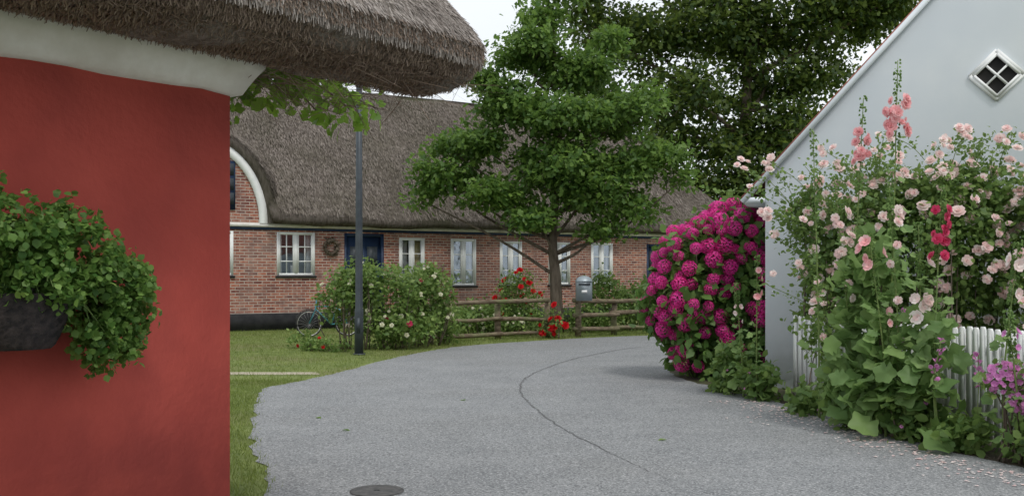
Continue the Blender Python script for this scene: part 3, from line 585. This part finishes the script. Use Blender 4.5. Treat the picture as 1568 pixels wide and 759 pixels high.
# ---------------------------------------------------------------- hollyhocks
def holly(b,t,nfl,mat,f0=.55,f1=.93,ls=.2,fs=.12,dbl=False,lr=.62,dens=16,spread=.05):
    e=empty('hollyhock');b=A(*b);t=A(*t);H=t[2];c=curve([b,b*.65+t*.35+A(R.normal(0,.05),0,0),t],24);k=len(c);mobj('stalk',[tube(c,np.linspace(.014,.004,k),6)],M['stem'],e)
    at=lambda u:np.array([np.interp(u,np.linspace(0,1,k),c[:,j]) for j in range(3)]).T
    n=int(dens*H);u=R.uniform(.05,lr+.2,n);a=R.uniform(0,6.28,n);s=ls*(1.15-u)*R.uniform(.6,1.2,n);ln=s*.9
    d=np.c_[np.cos(a),np.sin(a),R.uniform(-.1,.5,n)];P=at(u)+d*ln[:,None]*R.uniform(.3,1.1,n)[:,None];X,Y,Z=frame(norm(d-A(0,0,.5)),norm(rnd(n)*.4+A(0,-.5,.8)))
    G=[inst(RLEAF,P,X,Y,Z,s)]
    n=int(36*H*.5);u=R.uniform(.5,1,n);a=R.uniform(0,6.28,n);d=np.c_[np.cos(a),np.sin(a),np.full(n,.5)];X,Y,Z=frame(norm(d),norm(rnd(n)));G.append(inst(LEAF8,at(u)+d*.012,X*1.6,Y,Z,.06*(1.4-u)))
    mobj('leaves',G,M['holl'],e)
    n=90;u=R.uniform(min(f1,.9)-.12,1,n);a=R.uniform(0,6.28,n);d=np.c_[np.cos(a),np.sin(a),np.full(n,.3)];X,Y,Z=frame(norm(d),rnd(n));mobj('buds',[inst(BUD,at(u)+d*.02,X,Z,Y,.045)],M['holl'],e)
    if nfl:
        u=R.uniform(f0,f1,nfl);a=R.uniform(-3.1,0,nfl);d=np.c_[np.cos(a),np.sin(a),np.full(nfl,.15)];P=at(u)+d*spread*R.uniform(.6,1.2,nfl)[:,None];Z=norm(d+R.normal(0,.2,(nfl,3)));X=norm(np.cross(Z,rnd(nfl)));Y=np.cross(Z,X)
        mobj('blossoms',[inst(ROSE if dbl else HOLLY,P,X,Y,Z,fs*R.uniform(.7,1.15,nfl))],mat,e)
holly((3.68,9.9,0),(3.86,9.8,3.75),22,M['pink'],.85,.92,.24,.115,True,spread=.095)
holly((3.55,10.3,0),(3.66,10.2,3.45),18,M['pink'],.855,.92,.22,.105,True,spread=.08)
holly((3.45,11.0,0),(3.38,11.0,3.25),0,M['pink'],ls=.16,dens=8)
holly((3.6,10.2,0),(3.35,10.2,2.65),12,M['palepink'],.62,.97,.2,.12,True,spread=.09)
holly((4.0,9.2,0),(4.08,9.3,2.45),14,M['deep'],.8,.93,.26,.1,True,lr=.75,spread=.08)
holly((3.95,9.5,0),(3.9,9.4,2.1),6,M['palepink'],.62,.95,.26,.13,lr=.8,spread=.09)
holly((3.15,12.6,0),(3.13,12.5,1.85),7,M['pink'],.75,.95,.16,.09)
holly((3.05,12.9,0),(2.9,12.7,1.5),4,M['palepink'],.75,.95,.16,.08)
holly((3.7,9.7,0),(3.5,9.6,2.0),7,M['pink'],.65,.97,.24,.12,spread=.1)
holly((4.35,8.6,0),(4.5,8.7,1.9),4,M['palepink'],.8,.95,.2,.12,dens=8)
holly((4.35,8.3,0),(4.15,8.2,1.3),5,M['phlox'],.75,.97,.14,.07,dens=8)
holly((4.6,8.3,0),(4.72,8.3,2.15),4,M['palepink'],.8,.95,.2,.14,True,dens=9,spread=.08)
holly((3.8,9.6,0),(3.72,9.7,2.7),6,M['palepink'],.6,.9,.24,.12,True,dens=12,spread=.09)
shrub('border_plants',[(3.2,12.7,.2,.2,.4,.22),(3.6,10.3,.35,.22,.4,.35),(3.85,9.6,.25,.22,.3,.25),(4.1,9.0,.15,.2,.3,.12),(4.42,8.1,.18,.22,.4,.16),(2.95,13.4,.3,.15,.4,.35),(4.65,7.6,.2,.25,.3,.16),(3.45,11.4,.12,.15,.4,.1)],230,18,.07,.1,M['rosel'],[('pink_flowers',22,HOLLY,.05,M['phlox'])],ns=40,inner=.1)
shrub('hollyhock_foliage',[(3.62,10.1,.8,.25,.3,.7),(4.0,9.4,.9,.18,.2,.45),(3.75,9.9,.4,.3,.3,.3),(3.7,10.1,1.6,.25,.25,.45)],90,7,.1,.16,M['holl'],tm=RLEAF,ns=8,inner=.1)
shrub('phlox',[(4.22,8.4,.72,.15,.12,.13),(4.35,8.3,.55,.13,.1,.1),(4.4,8.2,.8,.1,.1,.08)],30,12,.05,.06,M['bush'],[('blossoms',230,HOLLY,.05,M['phlox'])],ns=12)
e=empty('foxglove')
for i,(x,y,h) in enumerate([(3.85,9.75,1.25),(3.95,9.1,1.0),(4.2,8.9,.9),(3.6,10.1,.8),(4.5,8.4,1.15)]):
    c=curve([(x,y,0),(x+R.normal(0,.03),y,h*.6),(x+R.normal(0,.06),y,h)],10);mobj('stalk',[tube(c,.005,5)],M['stem'],e);P=np.repeat(c[6:],4,0)+R.normal(0,.02,(len(c[6:])*4,3));k=len(P);X,Y,Z=frame(rnd(k),norm(rnd(k)-A(0,.5,.6)));mobj('bells',[inst(HOLLY,P,X,Y,Z,.05)],M['phlox'],e)
n=560;yy=R.uniform(7.3,12.5,n);xx=np.interp(yy,[7.6,8.9,10.9,13],[4.15,3.75,3.4,2.95])-abs(R.normal(0,.3,n))+.05
X=norm(np.c_[R.normal(0,1,(n,2)),np.zeros(n)]);Z=np.tile(A(0,0,1),(n,1));Y=np.cross(Z,X)
mobj('fallen_petals',[inst(LEAF,np.c_[xx,yy,np.full(n,.016)],X*1.5,Y,Z,R.uniform(.02,.05,n))],M['palepink'])
P=A([-1.75,10.1,.016],[-.6,12.5,.016],[1.5,9.5,.016],[-2.2,11,.016]);X=norm(np.c_[R.normal(0,1,(4,2)),np.zeros(4)]);Z=np.tile(A(0,0,1),(4,1))
mobj('fallen_leaves',[inst(LEAF8,P,X,np.cross(Z,X),Z,.09)],M['vine'])
# ---------------------------------------------------------------- light, sky, camera
w=D.worlds.new('World');bpy.context.scene.world=w;w.use_nodes=True;nt=w.node_tree;bg=nt.nodes['Background']
sv=Vector((.3,-.5,.95)).normalized();el=math.asin(sv.z);az=math.atan2(sv.x,sv.y)
sk=nt.nodes.new('ShaderNodeTexSky');sk.sky_type='NISHITA';sk.sun_disc=False;sk.sun_elevation=el;sk.sun_rotation=az
tc=nt.nodes.new('ShaderNodeTexCoord');ns=nd(nt,'ShaderNodeTexNoise',i_Scale=2.2,i_Detail=5);nt.links.new(tc.outputs['Generated'],ns.inputs[0])
mr=nd(nt,'ShaderNodeMapRange');mr.inputs[1].default_value=.3;mr.inputs[2].default_value=.7;mr.inputs[3].default_value=.82;mr.inputs[4].default_value=1;nt.links.new(ns.outputs[0],mr.inputs[0])
nt.links.new(mixc(nt,mr.outputs[0],sk.outputs[0],(10.6,11.0,11.4)),bg.inputs[0]);bg.inputs[1].default_value=.1
s=D.lights.new('sun','SUN');s.energy=1.5;s.angle=math.radians(12);s.color=(1,.95,.88);so=link(D.objects.new('sun',s));so.rotation_euler=(-sv).to_track_quat('-Z','Y').to_euler()
cam=D.cameras.new('camera');cam.lens=1500/1568*36;cam.sensor_width=36;cam.shift_y=42.5/1568;cam.clip_end=1500
co=link(D.objects.new('camera',cam));co.location=(0,0,1.6);co.rotation_euler=(math.pi/2,0,0);bpy.context.scene.camera=co
sc=bpy.context.scene;sc.view_settings.view_transform='Standard';sc.view_settings.look='None';sc.view_settings.exposure=0
